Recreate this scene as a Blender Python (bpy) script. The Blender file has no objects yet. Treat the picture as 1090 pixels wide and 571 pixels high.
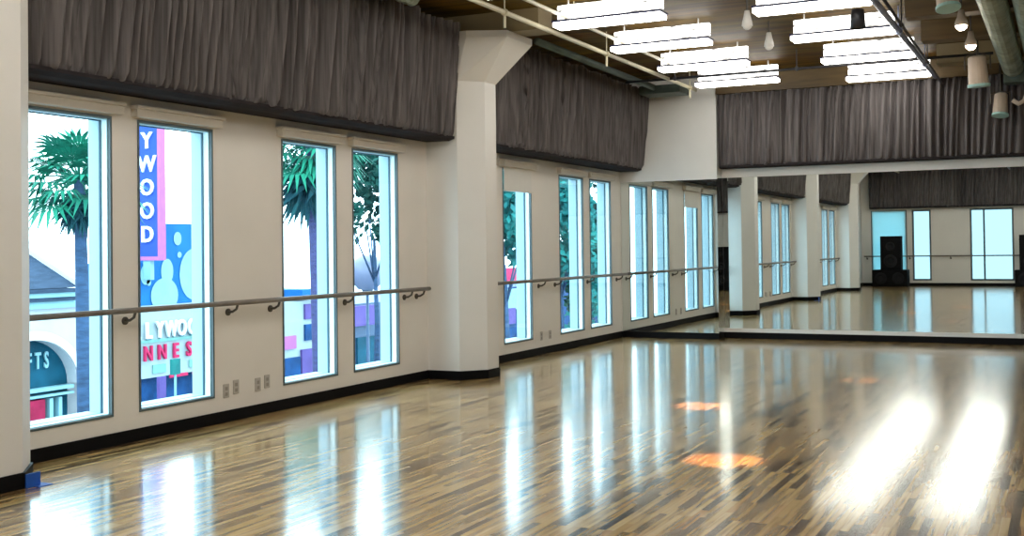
import bpy, bmesh, math, random
from mathutils import Vector, Matrix
random.seed(7)
scn = bpy.context.scene
COL = scn.collection
PI = math.pi

# ------------------------------------------------------------------ materials
def newmat(name):
    m = bpy.data.materials.new(name); m.use_nodes = True
    nt = m.node_tree; nt.nodes.clear()
    out = nt.nodes.new('ShaderNodeOutputMaterial')
    return m, nt, out

def principled(name, color, rough=0.5, metal=0.0, noise=0.0, nscale=4.0, bump=0.0, bscale=30.0, spec=0.5, stretch=(1, 1, 1), color2=None, coat=0.0):
    m, nt, out = newmat(name)
    b = nt.nodes.new('ShaderNodeBsdfPrincipled')
    b.inputs['Roughness'].default_value = rough
    b.inputs['Metallic'].default_value = metal
    b.inputs['Specular IOR Level'].default_value = spec
    b.inputs['Coat Weight'].default_value = coat
    nt.links.new(b.outputs[0], out.inputs[0])
    tc = nt.nodes.new('ShaderNodeTexCoord')
    mp = nt.nodes.new('ShaderNodeMapping'); mp.inputs['Scale'].default_value = stretch
    nt.links.new(tc.outputs['Object'], mp.inputs[0])
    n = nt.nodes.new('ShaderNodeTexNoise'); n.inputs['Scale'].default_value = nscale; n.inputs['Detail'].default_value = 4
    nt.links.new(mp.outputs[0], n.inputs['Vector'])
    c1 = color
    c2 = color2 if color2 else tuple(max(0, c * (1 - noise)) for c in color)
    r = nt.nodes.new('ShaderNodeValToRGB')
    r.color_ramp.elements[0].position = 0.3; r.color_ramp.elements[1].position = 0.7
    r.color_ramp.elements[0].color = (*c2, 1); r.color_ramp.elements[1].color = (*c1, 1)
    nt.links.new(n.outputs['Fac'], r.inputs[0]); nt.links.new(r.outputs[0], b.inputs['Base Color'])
    if bump > 0:
        n2 = nt.nodes.new('ShaderNodeTexNoise'); n2.inputs['Scale'].default_value = bscale
        nt.links.new(mp.outputs[0], n2.inputs['Vector'])
        bp = nt.nodes.new('ShaderNodeBump'); bp.inputs['Strength'].default_value = bump; bp.inputs['Distance'].default_value = 0.01
        nt.links.new(n2.outputs['Fac'], bp.inputs['Height']); nt.links.new(bp.outputs[0], b.inputs['Normal'])
    return m

def emissive(name, color, strength):
    m, nt, out = newmat(name)
    e = nt.nodes.new('ShaderNodeEmission'); e.inputs[0].default_value = (*color, 1); e.inputs[1].default_value = strength
    nt.links.new(e.outputs[0], out.inputs[0]); return m

def glass(name, tint):
    m, nt, out = newmat(name)
    t = nt.nodes.new('ShaderNodeBsdfTransparent'); t.inputs[0].default_value = (*tint, 1)
    g = nt.nodes.new('ShaderNodeBsdfGlossy'); g.inputs['Roughness'].default_value = 0.02
    lw = nt.nodes.new('ShaderNodeLayerWeight'); lw.inputs['Blend'].default_value = 0.5
    f = nt.nodes.new('ShaderNodeMath'); f.operation = 'POWER'; f.inputs[1].default_value = 5.0
    nt.links.new(lw.outputs['Facing'], f.inputs[0])
    mx = nt.nodes.new('ShaderNodeMixShader')
    nt.links.new(f.outputs[0], mx.inputs[0]); nt.links.new(t.outputs[0], mx.inputs[1]); nt.links.new(g.outputs[0], mx.inputs[2])
    nt.links.new(mx.outputs[0], out.inputs[0]); return m

def wood_floor():
    m, nt, out = newmat('oak_strip_floor')
    L = nt.links.new
    b = nt.nodes.new('ShaderNodeBsdfPrincipled'); L(b.outputs[0], out.inputs[0])
    tc = nt.nodes.new('ShaderNodeTexCoord')
    mp = nt.nodes.new('ShaderNodeMapping'); mp.inputs['Rotation'].default_value = (0, 0, PI / 2)
    L(tc.outputs['Object'], mp.inputs[0])
    br = nt.nodes.new('ShaderNodeTexBrick')
    br.offset = 0.37; br.offset_frequency = 3; br.squash = 1
    br.inputs['Scale'].default_value = 1.0
    br.inputs['Brick Width'].default_value = 0.5; br.inputs['Row Height'].default_value = 0.05
    br.inputs['Mortar Size'].default_value = 0.0015; br.inputs['Mortar Smooth'].default_value = 0.2
    br.inputs['Color1'].default_value = (0, 0, 0, 1); br.inputs['Color2'].default_value = (1, 1, 1, 1)
    br.inputs['Mortar'].default_value = (0.25, 0.25, 0.25, 1)
    L(mp.outputs[0], br.inputs['Vector'])
    r = nt.nodes.new('ShaderNodeValToRGB'); cr = r.color_ramp
    cols = [(0.0, (0.05, 0.026, 0.010)), (0.12, (0.14, 0.078, 0.030)), (0.26, (0.44, 0.275, 0.10)), (0.55, (0.54, 0.36, 0.145)), (0.8, (0.60, 0.42, 0.19)), (1.0, (0.46, 0.26, 0.10))]
    cr.elements[0].position = 0; cr.elements[0].color = (*cols[0][1], 1)
    cr.elements[1].position = 1; cr.elements[1].color = (*cols[-1][1], 1)
    for p, c in cols[1:-1]:
        e = cr.elements.new(p); e.color = (*c, 1)
    L(br.outputs['Color'], r.inputs[0])
    # grain
    mp2 = nt.nodes.new('ShaderNodeMapping'); mp2.inputs['Scale'].default_value = (22, 1.1, 1)
    L(tc.outputs['Object'], mp2.inputs[0])
    n = nt.nodes.new('ShaderNodeTexNoise'); n.inputs['Scale'].default_value = 1.0; n.inputs['Detail'].default_value = 5
    L(mp2.outputs[0], n.inputs['Vector'])
    rr = nt.nodes.new('ShaderNodeValToRGB'); rr.color_ramp.elements[0].position = 0.34; rr.color_ramp.elements[1].position = 0.56
    rr.color_ramp.elements[0].color = (0.34, 0.29, 0.25, 1); rr.color_ramp.elements[1].color = (1.0, 1.0, 1.0, 1)
    L(n.outputs['Fac'], rr.inputs[0])
    mx = nt.nodes.new('ShaderNodeMix'); mx.data_type = 'RGBA'; mx.blend_type = 'MULTIPLY'; mx.inputs[0].default_value = 0.85
    L(r.outputs[0], mx.inputs[6]); L(rr.outputs[0], mx.inputs[7]); L(mx.outputs[2], b.inputs['Base Color'])
    b.inputs['Roughness'].default_value = 0.17
    b.inputs['IOR'].default_value = 1.55
    b.inputs['Coat Weight'].default_value = 0.5; b.inputs['Coat Roughness'].default_value = 0.10
    bp = nt.nodes.new('ShaderNodeBump'); bp.inputs['Strength'].default_value = 0.10; bp.inputs['Distance'].default_value = 0.004
    n3 = nt.nodes.new('ShaderNodeTexNoise'); n3.inputs['Scale'].default_value = 3.0; n3.inputs['Detail'].default_value = 2
    mp3 = nt.nodes.new('ShaderNodeMapping'); mp3.inputs['Scale'].default_value = (5, 1.2, 1)
    L(tc.outputs['Object'], mp3.inputs[0]); L(mp3.outputs[0], n3.inputs['Vector'])
    L(n3.outputs['Fac'], bp.inputs['Height']); L(bp.outputs[0], b.inputs['Normal'])
    return m

def wood_ceiling():
    m, nt, out = newmat('stained_plank_ceiling')
    L = nt.links.new
    b = nt.nodes.new('ShaderNodeBsdfPrincipled'); L(b.outputs[0], out.inputs[0])
    tc = nt.nodes.new('ShaderNodeTexCoord')
    br = nt.nodes.new('ShaderNodeTexBrick'); br.offset = 0.45
    br.inputs['Scale'].default_value = 1; br.inputs['Brick Width'].default_value = 2.6; br.inputs['Row Height'].default_value = 0.19
    br.inputs['Mortar Size'].default_value = 0.006
    br.inputs['Color1'].default_value = (0.105, 0.048, 0.004, 1); br.inputs['Color2'].default_value = (0.135, 0.098, 0.010, 1); br.inputs['Mortar'].default_value = (0.02, 0.012, 0.006, 1)
    L(tc.outputs['Object'], br.inputs['Vector'])
    mp2 = nt.nodes.new('ShaderNodeMapping'); mp2.inputs['Scale'].default_value = (0.7, 5, 1)
    L(tc.outputs['Object'], mp2.inputs[0])
    n = nt.nodes.new('ShaderNodeTexNoise'); n.inputs['Scale'].default_value = 1.3; n.inputs['Detail'].default_value = 6
    L(mp2.outputs[0], n.inputs['Vector'])
    rr = nt.nodes.new('ShaderNodeValToRGB'); rr.color_ramp.elements[0].position = 0.32; rr.color_ramp.elements[1].position = 0.7
    rr.color_ramp.elements[0].color = (0.35, 0.28, 0.2, 1); rr.color_ramp.elements[1].color = (1.35, 1.2, 0.9, 1)
    L(n.outputs['Fac'], rr.inputs[0])
    mx = nt.nodes.new('ShaderNodeMix'); mx.data_type = 'RGBA'; mx.blend_type = 'MULTIPLY'; mx.inputs[0].default_value = 1
    L(br.outputs['Color'], mx.inputs[6]); L(rr.outputs[0], mx.inputs[7]); L(mx.outputs[2], b.inputs['Base Color'])
    b.inputs['Roughness'].default_value = 0.6; b.inputs['Specular IOR Level'].default_value = 0.2
    return m

M = {}
M['wall'] = principled('warm_white_paint', (0.84, 0.80, 0.745), 0.55, noise=0.05, nscale=1.5, bump=0.05, bscale=60)
M['white'] = principled('white_paint', (0.82, 0.80, 0.765), 0.5, noise=0.04, nscale=2)
M['trimpaint'] = principled('cream_trim_paint', (0.72, 0.665, 0.58), 0.5, noise=0.06)
M['black'] = principled('black_vinyl', (0.004, 0.004, 0.005), 0.55, noise=0.2, spec=0.12)
M['floor'] = wood_floor()
M['ceil'] = wood_ceiling()
M['beam'] = principled('dark_timber', (0.17, 0.105, 0.035), 0.5, noise=0.5, nscale=2, stretch=(0.6, 6, 6))
M['paintbeam'] = principled('olive_painted_beam', (0.30, 0.23, 0.12), 0.55, noise=0.3, nscale=2)
M['fabric'] = principled('grey_mauve_fold_shaded_fabric', (0.205, 0.185, 0.185), 0.9, noise=0.58, nscale=2.2, stretch=(13, 13, 0.4), spec=0.12)  # dark stretched streaks put the shade of the fold valleys into the colour
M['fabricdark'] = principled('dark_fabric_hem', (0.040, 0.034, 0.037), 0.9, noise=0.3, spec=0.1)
M['frame'] = principled('teal_grey_aluminium', (0.10, 0.14, 0.155), 0.5, metal=0.1, noise=0.1)
M['gasket'] = principled('deep_teal_gasket', (0.02, 0.10, 0.15), 0.5, noise=0.1)
M['sashwhite'] = principled('white_window_sash', (0.86, 0.95, 0.97), 0.4, noise=0.03)
M['framewhite'] = principled('pale_blue_reveal', (0.40, 0.56, 0.64), 0.6, noise=0.05)
M['glass'] = glass('window_glass', (0.86, 0.97, 1.0))
M['rearglass'] = glass('tinted_rear_glass', (0.40, 0.49, 0.52))
M['blind'] = principled('white_roller_blind', (0.80, 0.78, 0.74), 0.8, noise=0.04)
M['barre'] = principled('grey_wood_barre', (0.22, 0.19, 0.165), 0.4, noise=0.3, nscale=6)
M['bracket'] = principled('dark_bracket_steel', (0.12, 0.105, 0.09), 0.4, metal=0.5, noise=0.2)
m, nt, out = newmat('mirror_silver')
g = nt.nodes.new('ShaderNodeBsdfPrincipled'); g.inputs['Metallic'].default_value = 1; g.inputs['Roughness'].default_value = 0.0
g.inputs['Base Color'].default_value = (0.80, 0.86, 0.85, 1); nt.links.new(g.outputs[0], out.inputs[0]); M['mirror'] = m
M['speaker'] = principled('black_speaker_carpet', (0.006, 0.006, 0.007), 0.75, noise=0.3, nscale=40, spec=0.08)
M['grille'] = principled('black_speaker_grille', (0.010, 0.010, 0.011), 0.5, noise=0.4, nscale=80, spec=0.08)
M['cone'] = principled('dark_speaker_cone', (0.022, 0.022, 0.024), 0.45, noise=0.2, spec=0.08)
M['lightpan'] = principled('white_enamel_pan', (0.8, 0.8, 0.8), 0.4, noise=0.03)
M['divider'] = principled('dark_blue_louvre', (0.03, 0.035, 0.12), 0.4, noise=0.2)
M['tube'] = emissive('fluorescent_white', (1.0, 0.96, 0.87), 9.5)
M['reflectorglow'] = emissive('reflector_painted_glow', (1.0, 0.97, 0.90), 11.0)  # emission stands in for tube light bounced off the upright reflector
_nt = M['reflectorglow'].node_tree; _e = [n for n in _nt.nodes if n.type == 'EMISSION'][0]
_tc = _nt.nodes.new('ShaderNodeTexCoord'); _mp = _nt.nodes.new('ShaderNodeMapping'); _mp.inputs['Scale'].default_value = (4, 4, 16)
_n = _nt.nodes.new('ShaderNodeTexNoise'); _n.inputs['Scale'].default_value = 1.0
_r = _nt.nodes.new('ShaderNodeMapRange'); _r.inputs[1].default_value = .36; _r.inputs[2].default_value = .52; _r.inputs[3].default_value = .35; _r.inputs[4].default_value = 4.5
_nt.links.new(_tc.outputs['Object'], _mp.inputs[0]); _nt.links.new(_mp.outputs[0], _n.inputs['Vector']); _nt.links.new(_n.outputs['Fac'], _r.inputs[0]); _nt.links.new(_r.outputs[0], _e.inputs[1])
M['bulb'] = emissive('halogen_bulb', (1.0, 0.80, 0.6), 22.0)
M['rail'] = principled('cream_conduit', (0.66, 0.60, 0.42), 0.4, noise=0.1)
M['railblue'] = principled('blue_grey_rail', (0.30, 0.34, 0.50), 0.3, metal=0.4, noise=0.3)
M['pipe'] = principled('dark_pipe', (0.035, 0.035, 0.045), 0.4, noise=0.2)
M['duct'] = principled('galvanised_green_duct', (0.50, 0.60, 0.54), 0.35, metal=0.6, noise=0.45, nscale=3)
M['ductdark'] = principled('dark_green_duct', (0.11, 0.15, 0.13), 0.5, metal=0.2, noise=0.4)
M['lamp'] = principled('cream_lamp_housing', (0.70, 0.56, 0.44), 0.4, noise=0.2)
M['lampglass'] = principled('teal_lamp_rim', (0.45, 0.72, 0.68), 0.3, noise=0.1)
M['plate'] = principled('grey_outlet_plate', (0.50, 0.47, 0.43), 0.5, noise=0.1)
M['slot'] = principled('dark_outlet_slot', (0.33, 0.30, 0.27), 0.6, noise=0.1)
M['tape'] = principled('blue_tape', (0.01, 0.10, 0.50), 0.6, noise=0.1)
# outdoors
M['street'] = principled('blue_grey_asphalt', (0.10, 0.16, 0.22), 0.8, noise=0.3, nscale=0.6)
M['walk'] = principled('pale_pavement', (0.30, 0.34, 0.37), 0.8, noise=0.15, nscale=0.8)
M['stucco'] = principled('pale_stucco', (0.48, 0.49, 0.52), 0.9, noise=0.1, nscale=1)
M['slate'] = principled('blue_slate_roof', (0.045, 0.07, 0.115), 0.85, noise=0.35, nscale=2.0, stretch=(1, 1, 5), spec=0.1)
M['fascia'] = principled('white_fascia', (0.75, 0.78, 0.8), 0.7, noise=0.03)
M['deepblue'] = principled('deep_blue_shopfront', (0.010, 0.07, 0.22), 0.5, noise=0.6, nscale=1.6, spec=0.1)
M['teal'] = principled('dark_teal_shopfront', (0.008, 0.085, 0.14), 0.5, noise=0.5, nscale=1.2, spec=0.1)
M['skyblue'] = principled('sky_blue_billboard', (0.015, 0.14, 0.40), 0.6, noise=0.3, nscale=0.7, spec=0.1)
M['signblue'] = principled('violet_blue_sign', (0.03, 0.075, 0.36), 0.6, noise=0.15, nscale=1, spec=0.1)
M['pink'] = principled('pink_sign_edge', (0.42, 0.13, 0.36), 0.6, noise=0.1, spec=0.1)
M['hotpink'] = principled('hot_pink', (0.55, 0.03, 0.11), 0.6, noise=0.2, spec=0.1)
M['red'] = principled('red_display', (0.38, 0.02, 0.07), 0.6, noise=0.4, nscale=2, spec=0.1)
M['letter'] = principled('white_sign_letter', (0.75, 0.78, 0.80), 0.6, noise=0.02)
M['lettershadow'] = principled('teal_letter_shadow', (0.03, 0.16, 0.22), 0.6, noise=0.1)
M['boardwhite'] = principled('white_marquee_board', (0.30, 0.36, 0.38), 0.6, noise=0.05)
M['figure'] = principled('pale_blue_figure', (0.22, 0.42, 0.48), 0.6, noise=0.2, nscale=1.2)
M['purple'] = principled('violet_sign', (0.13, 0.09, 0.30), 0.6, noise=0.3, nscale=1, spec=0.1)
M['palegreen'] = principled('pale_green_sign', (0.16, 0.36, 0.32), 0.6, noise=0.1)
M['trunk'] = principled('blue_grey_palm_bark', (0.03, 0.075, 0.16), 0.9, noise=0.5, nscale=3, stretch=(1, 1, 4))
M['trunk2'] = principled('violet_palm_bark', (0.06, 0.065, 0.18), 0.9, noise=0.5, nscale=3, stretch=(1, 1, 4))
M['palm'] = principled('palm_green', (0.012, 0.21, 0.125), 0.6, color2=(0.005, 0.075, 0.055), nscale=0.9, spec=0.2)
M['palmdry'] = principled('dry_palm_skirt', (0.02, 0.09, 0.10), 0.8, color2=(0.01, 0.04, 0.06), nscale=2, spec=0.1)
M['leafdark'] = principled('dark_leaf', (0.012, 0.10, 0.075), 0.6, color2=(0.004, 0.030, 0.032), nscale=0.8, spec=0.2)
M['leafteal'] = principled('teal_leaf', (0.016, 0.22, 0.20), 0.6, color2=(0.006, 0.08, 0.09), nscale=0.8, spec=0.2)
M['globe'] = principled('violet_globe', (0.20, 0.22, 0.34), 0.3, noise=0.1)
M['steel'] = principled('blue_lamp_post', (0.04, 0.085, 0.17), 0.5, noise=0.2)
M['carblue'] = principled('blue_car_paint', (0.02, 0.14, 0.42), 0.3, noise=0.1)
M['tyre'] = principled('tyre_rubber', (0.01, 0.01, 0.015), 0.8, noise=0.1)
M['carglass'] = principled('dark_car_glass', (0.04, 0.10, 0.16), 0.15, noise=0.1)

# ------------------------------------------------------------------ mesh helpers
class MB:
    def __init__(self):
        self.v = []; self.f = []
    def add(self, vs, fs):
        o = len(self.v); self.v += [Vector(p) for p in vs]; self.f += [tuple(i + o for i in q) for q in fs]; return self
    def box(self, x0, x1, y0, y1, z0, z1, bev=0.0):
        if bev <= 0:
            vs = [(x, y, z) for z in (z0, z1) for x, y in ((x0, y0), (x1, y0), (x1, y1), (x0, y1))]
            fs = [(3, 2, 1, 0), (4, 5, 6, 7), (0, 1, 5, 4), (1, 2, 6, 5), (2, 3, 7, 6), (3, 0, 4, 7)]
            return self.add(vs, fs)
        bm = bmesh.new(); bmesh.ops.create_cube(bm, size=1)
        for v in bm.verts:
            v.co = Vector(((x0 + x1) / 2 + v.co.x * (x1 - x0), (y0 + y1) / 2 + v.co.y * (y1 - y0), (z0 + z1) / 2 + v.co.z * (z1 - z0)))
        bmesh.ops.bevel(bm, geom=list(bm.edges), offset=bev, segments=2, affect='EDGES', profile=0.6)
        bm.verts.index_update()
        self.add([v.co.copy() for v in bm.verts], [tuple(v.index for v in f.verts) for f in bm.faces]); bm.free(); return self
    def tube(self, pts, r, n=10, caps=True):
        pts = [Vector(p) for p in pts]; k = len(pts)
        rs = r if isinstance(r, (list, tuple)) else [r] * k
        vs = []; fs = []
        prev = None
        for i, p in enumerate(pts):
            t = (pts[min(i + 1, k - 1)] - pts[max(i - 1, 0)]).normalized()
            if prev is None:
                a = Vector((0, 0, 1)) if abs(t.z) < 0.9 else Vector((1, 0, 0))
                u = t.cross(a).normalized()
            else:
                u = (prev - t * prev.dot(t)).normalized()
            prev = u; w = t.cross(u)
            for j in range(n):
                an = 2 * PI * j / n
                vs.append(p + (u * math.cos(an) + w * math.sin(an)) * rs[i])
        for i in range(k - 1):
            for j in range(n):
                j2 = (j + 1) % n
                fs.append((i * n + j, i * n + j2, (i + 1) * n + j2, (i + 1) * n + j))
        if caps:
            fs.append(tuple(range(n - 1, -1, -1))); fs.append(tuple((k - 1) * n + j for j in range(n)))
        return self.add(vs, fs)
    def prism(self, poly, axis, a, b):
        """poly: 2D points; axis 'x','y','z' is the extrusion axis from a to b"""
        def P(p, t):
            if axis == 'x': return (t, p[0], p[1])
            if axis == 'y': return (p[0], t, p[1])
            return (p[0], p[1], t)
        n = len(poly)
        vs = [P(p, a) for p in poly] + [P(p, b) for p in poly]
        fs = [tuple(range(n - 1, -1, -1)), tuple(range(n, 2 * n))] + [(i, (i + 1) % n, n + (i + 1) % n, n + i) for i in range(n)]
        return self.add(vs, fs)
    def lathe(self, prof, c, n=24, axis='z'):
        vs = []; fs = []
        k = len(prof)
        for r, t in prof:
            for j in range(n):
                an = 2 * PI * j / n; a, b = r * math.cos(an), r * math.sin(an)
                if axis == 'z': q = (c[0] + a, c[1] + b, c[2] + t)
                elif axis == 'y': q = (c[0] + a, c[1] + t, c[2] + b)
                else: q = (c[0] + t, c[1] + a, c[2] + b)
                vs.append(q)
        for i in range(k - 1):
            for j in range(n):
                j2 = (j + 1) % n
                fs.append((i * n + j, i * n + j2, (i + 1) * n + j2, (i + 1) * n + j))
        fs.append(tuple(range(n - 1, -1, -1))); fs.append(tuple((k - 1) * n + j for j in range(n)))
        return self.add(vs, fs)
    def build(self, name, mat, parent=None, smooth=False, base=None):
        """vertices are in world space (or the parent's space when the parent sits at the origin)"""
        off = Vector((0, 0, 0))
        if parent is not None:
            off = Vector(parent.get('_w', (0, 0, 0)))
        elif base is not None:
            off = Vector(base)
        me = bpy.data.meshes.new(name)
        me.from_pydata([v - off for v in self.v], [], self.f)
        bm = bmesh.new(); bm.from_mesh(me); bmesh.ops.recalc_face_normals(bm, faces=bm.faces); bm.to_mesh(me); bm.free()
        me.materials.append(M[mat] if isinstance(mat, str) else mat)
        if smooth:
            for p in me.polygons: p.use_smooth = True
        o = bpy.data.objects.new(name, me); COL.objects.link(o)
        if parent is not None:
            o.parent = parent; o['_w'] = tuple(off)
        else:
            o.location = off; o['_w'] = tuple(off)
        return o

def tag(o, label, cat, group=None, kind=None):
    o['label'] = label; o['category'] = cat
    if group: o['group'] = group
    if kind: o['kind'] = kind
    return o

def thing(name, loc, label, cat, group=None):
    o = bpy.data.objects.new(name, None); COL.objects.link(o); o.location = loc; o['_w'] = tuple(loc)
    o.empty_display_size = 0.1
    return tag(o, label, cat, group)

def struct(o):
    o['kind'] = 'structure'; return o

def kids(o):
    return [c for c in bpy.data.objects if c.parent == o]

def dup(root, loc, label):
    r = root.copy(); COL.objects.link(r); r.location = loc; r['label'] = label; r['_w'] = tuple(loc)
    for ch in kids(root):
        c = ch.copy(); COL.objects.link(c); c.parent = r
        for g_ in kids(ch):
            d = g_.copy(); COL.objects.link(d); d.parent = c
    return r

def letters(txt, size, depth=0.04, align='CENTER', body=True, spacing=1.0, squeeze=1.0):
    """returns (verts, faces) of a line of block lettering in the XY plane"""
    cu = bpy.data.curves.new('type', 'FONT'); cu.body = txt; cu.size = size; cu.extrude = depth; cu.align_x = align; cu.space_character = spacing
    cu.offset = size * 0.022; cu.resolution_u = 3
    ob = bpy.data.objects.new('type', cu); COL.objects.link(ob)
    bpy.context.view_layer.update()
    me = ob.to_mesh()
    vs = [v.co.copy() for v in me.vertices]; fs = [tuple(p.vertices) for p in me.polygons]
    ob.to_mesh_clear(); bpy.data.objects.remove(ob); bpy.data.curves.remove(cu)
    for v in vs: v.x *= squeeze
    return vs, fs

# ------------------------------------------------------------------ room dimensions (m)
YM = 19.25           # recessed mirror wall
YP = 18.90           # front of the projecting pier with the narrow mirror
XP = 1.76            # right-hand face of that pier
YF = -6.57           # rear wall, seen in the mirror
XR = 13.6            # right wall
ZC = 4.50            # ceiling
ZB, ZT = 0.244, 2.738   # window foot and head
WALL = 0.24

# left wall windows: (y0,y1)
pairs = [(-0.92, 0.03), (0.33, 1.28), (2.29, 3.24), (3.54, 4.49), (6.03, 6.985), (7.277, 8.225), (9.25, 10.2), (10.51, 11.462), (13.04, 13.94), (14.235, 15.183), (16.2, 17.18), (17.458, 18.43)]
# ------------------------------------------------------------------ shell
mb = MB(); mb.box(-0.3, XR + .3, YF - .3, YM + .3, -0.2, 0.0)
struct(mb.build('floor', 'floor'))
mb = MB(); mb.box(-0.3, XR + .3, YF - .3, YM + .3, ZC, ZC + .2)
struct(mb.build('ceiling', 'ceil'))

mb = MB()
mb.box(-WALL, 0, YF - .3, YM + .3, 0, ZB)
mb.box(-WALL, 0, YF - .3, YM + .3, ZT, ZC)
ys = [YF - .3] + [v for p in pairs for v in p] + [YM + .3]
for i in range(0, len(ys), 2):
    mb.box(-WALL, 0, ys[i], ys[i + 1], ZB, ZT)
struct(mb.build('wall_left', 'wall'))

# rear wall with openings (seen in the mirror)
rear = [(0.36, 1.66), (1.85, 2.52), (3.88, 5.36)]
RB, RT = 0.20, 2.86
mb = MB()
mb.box(-.24, XR + .3, YF - .24, YF, 0, RB); mb.box(-.24, XR + .3, YF - .24, YF, RT, ZC)
xs = [-.24] + [v for p in rear for v in p] + [XR + .3]
for i in range(0, len(xs), 2):
    mb.box(xs[i], xs[i + 1], YF - .24, YF, RB, RT)
struct(mb.build('wall_rear', 'wall'))
mb = MB(); mb.box(XR, XR + .24, YF - .24, YM + .3, 0, ZC); struct(mb.build('wall_right', 'wall'))
mb = MB(); mb.box(XP, XR + .24, YM + .012, YM + .25, 0, ZC); struct(mb.build('wall_back', 'wall'))
# white pier that projects to the left of the long mirror
mb = MB(); mb.box(0, XP - .012, YP + .012, YM + .25, 0, ZC); struct(mb.build('wall_pier', 'white'))

# columns: half-octagon shafts with flared heads
def column(name, yc, label=None):
    h = 0.425
    def ring(p, e, z):
        # footprint: wall -> (0.44) -> face (0.685)
        return [(0.0, yc - h - e * .3, z), (0.44 + e * .6, yc - h - e * .3, z), (0.685 + p, yc - 0.15 - e * .5, z), (0.685 + p, yc + 0.15 + e * .75, z), (0.44 + e * .6, yc + h + e, z), (0.0, yc + h + e, z)]
    rings = [ring(0, 0, 0.0), ring(0, 0, 3.62), ring(0.0, 0.0, 3.66), ring(0.40, 0.33, 4.16), ring(0.40, 0.33, 4.24)]
    vs = [p for r in rings for p in r]; n = 6
    fs = [(i * n + j, i * n + (j + 1) % n, (i + 1) * n + (j + 1) % n, (i + 1) * n + j) for i in range(len(rings) - 1) for j in range(n)]
    fs += [tuple(range(n - 1, -1, -1)), tuple((len(rings) - 1) * n + j for j in range(n))]
    # shaft wall edge is kept flush to the wall
    o = MB().add(vs, fs).build(name, 'white'); struct(o)
    b = MB()
    b.add([p for r in (rings[0], rings[0]) for p in r], [])
    b = MB()
    base = rings[0]
    t = 0.016
    outer = [(0.0, yc - h - t), (0.44 + t * .7, yc - h - t), (0.685 + t, yc - .15 - t * .5), (0.685 + t, yc + .15 + t * .5), (0.44 + t * .7, yc + h + t), (0.0, yc + h + t)]
    b.prism(outer, 'z', 0.0, 0.108)
    struct(b.build('baseboard_' + name, 'black'))
    # painted beam that lands on the column head
    bb = MB(); bb.box(0.0, 1.45, yc - .2, yc + .2, 4.24, ZC)
    struct(bb.build('trim_beam_' + name, 'paintbeam'))
COLS = [('column_near', 5.345), ('column_middle', 12.56), ('column_rear', -1.62)]
for n_, y_ in COLS: column(n_, y_)

# baseboards along the walls
bl = MB()
segs = [(YF, -1.62 - .43), (-1.62 + .43, 5.345 - .43), (5.345 + .43, 12.56 - .43), (12.56 + .43, YP)]
for a, b in segs: bl.box(0, 0.016, a, b, 0, 0.108)
struct(bl.build('baseboard_left', 'black'))
struct(MB().box(0.016, XP - .0, YP - .006, YP + .011, 0, 0.108).build('baseboard_pier', 'black'))
struct(MB().box(XP + .0, XR, YM - .01, YM + .011, 0, 0.108).build('baseboard_back', 'black'))
struct(MB().box(XP - .011, XP + .006, YP, YM, 0, 0.108).build('baseboard_return', 'black'))
struct(MB().box(0.016, XR, YF, YF + .016, 0, 0.108).build('baseboard_rear', 'black'))
struct(MB().box(XR - .016, XR, YF + .02, YM - .02, 0, 0.108).build('baseboard_right', 'black'))
# pale ledge under the mirrors and the white rail above them
struct(MB().box(XP + .004, XR, YM - .012, YM + .011, 0.108, 0.172).build('trim_back_ledge', 'white'))
struct(MB().box(XP + .005, XR, YM - .05, YM + .011, 2.775, 2.93).build('trim_back_rail', 'white'))
struct(MB().box(0.0, XP + .006, YP - .004, YP + .011, 2.74, 4.16).build('trim_pier_head', 'white'))

# ------------------------------------------------------------------ mirrors (each a single flat sheet)
o = MB().box(XP + .001, XR - .02, YM, YM + .010, 0.172, 2.775).build('wall_mirror', 'mirror')
tag(o, 'long wall mirror filling the back wall under the white rail, widest of the three', 'mirror', 'studio mirrors')
o = MB().box(0.02, XP - .004, YP, YP + .010, 0.108, 2.74).build('wall_mirror', 'mirror')
tag(o, 'narrow wall mirror in the left corner under the plain white pier head', 'mirror', 'studio mirrors')
o = MB().box(XP - .010, XP, YP + .002, YM - .001, 0.108, 2.80).build('wall_mirror', 'mirror')
tag(o, 'thin mirror strip turning the corner between the narrow and the long mirror', 'mirror', 'studio mirrors')

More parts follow.
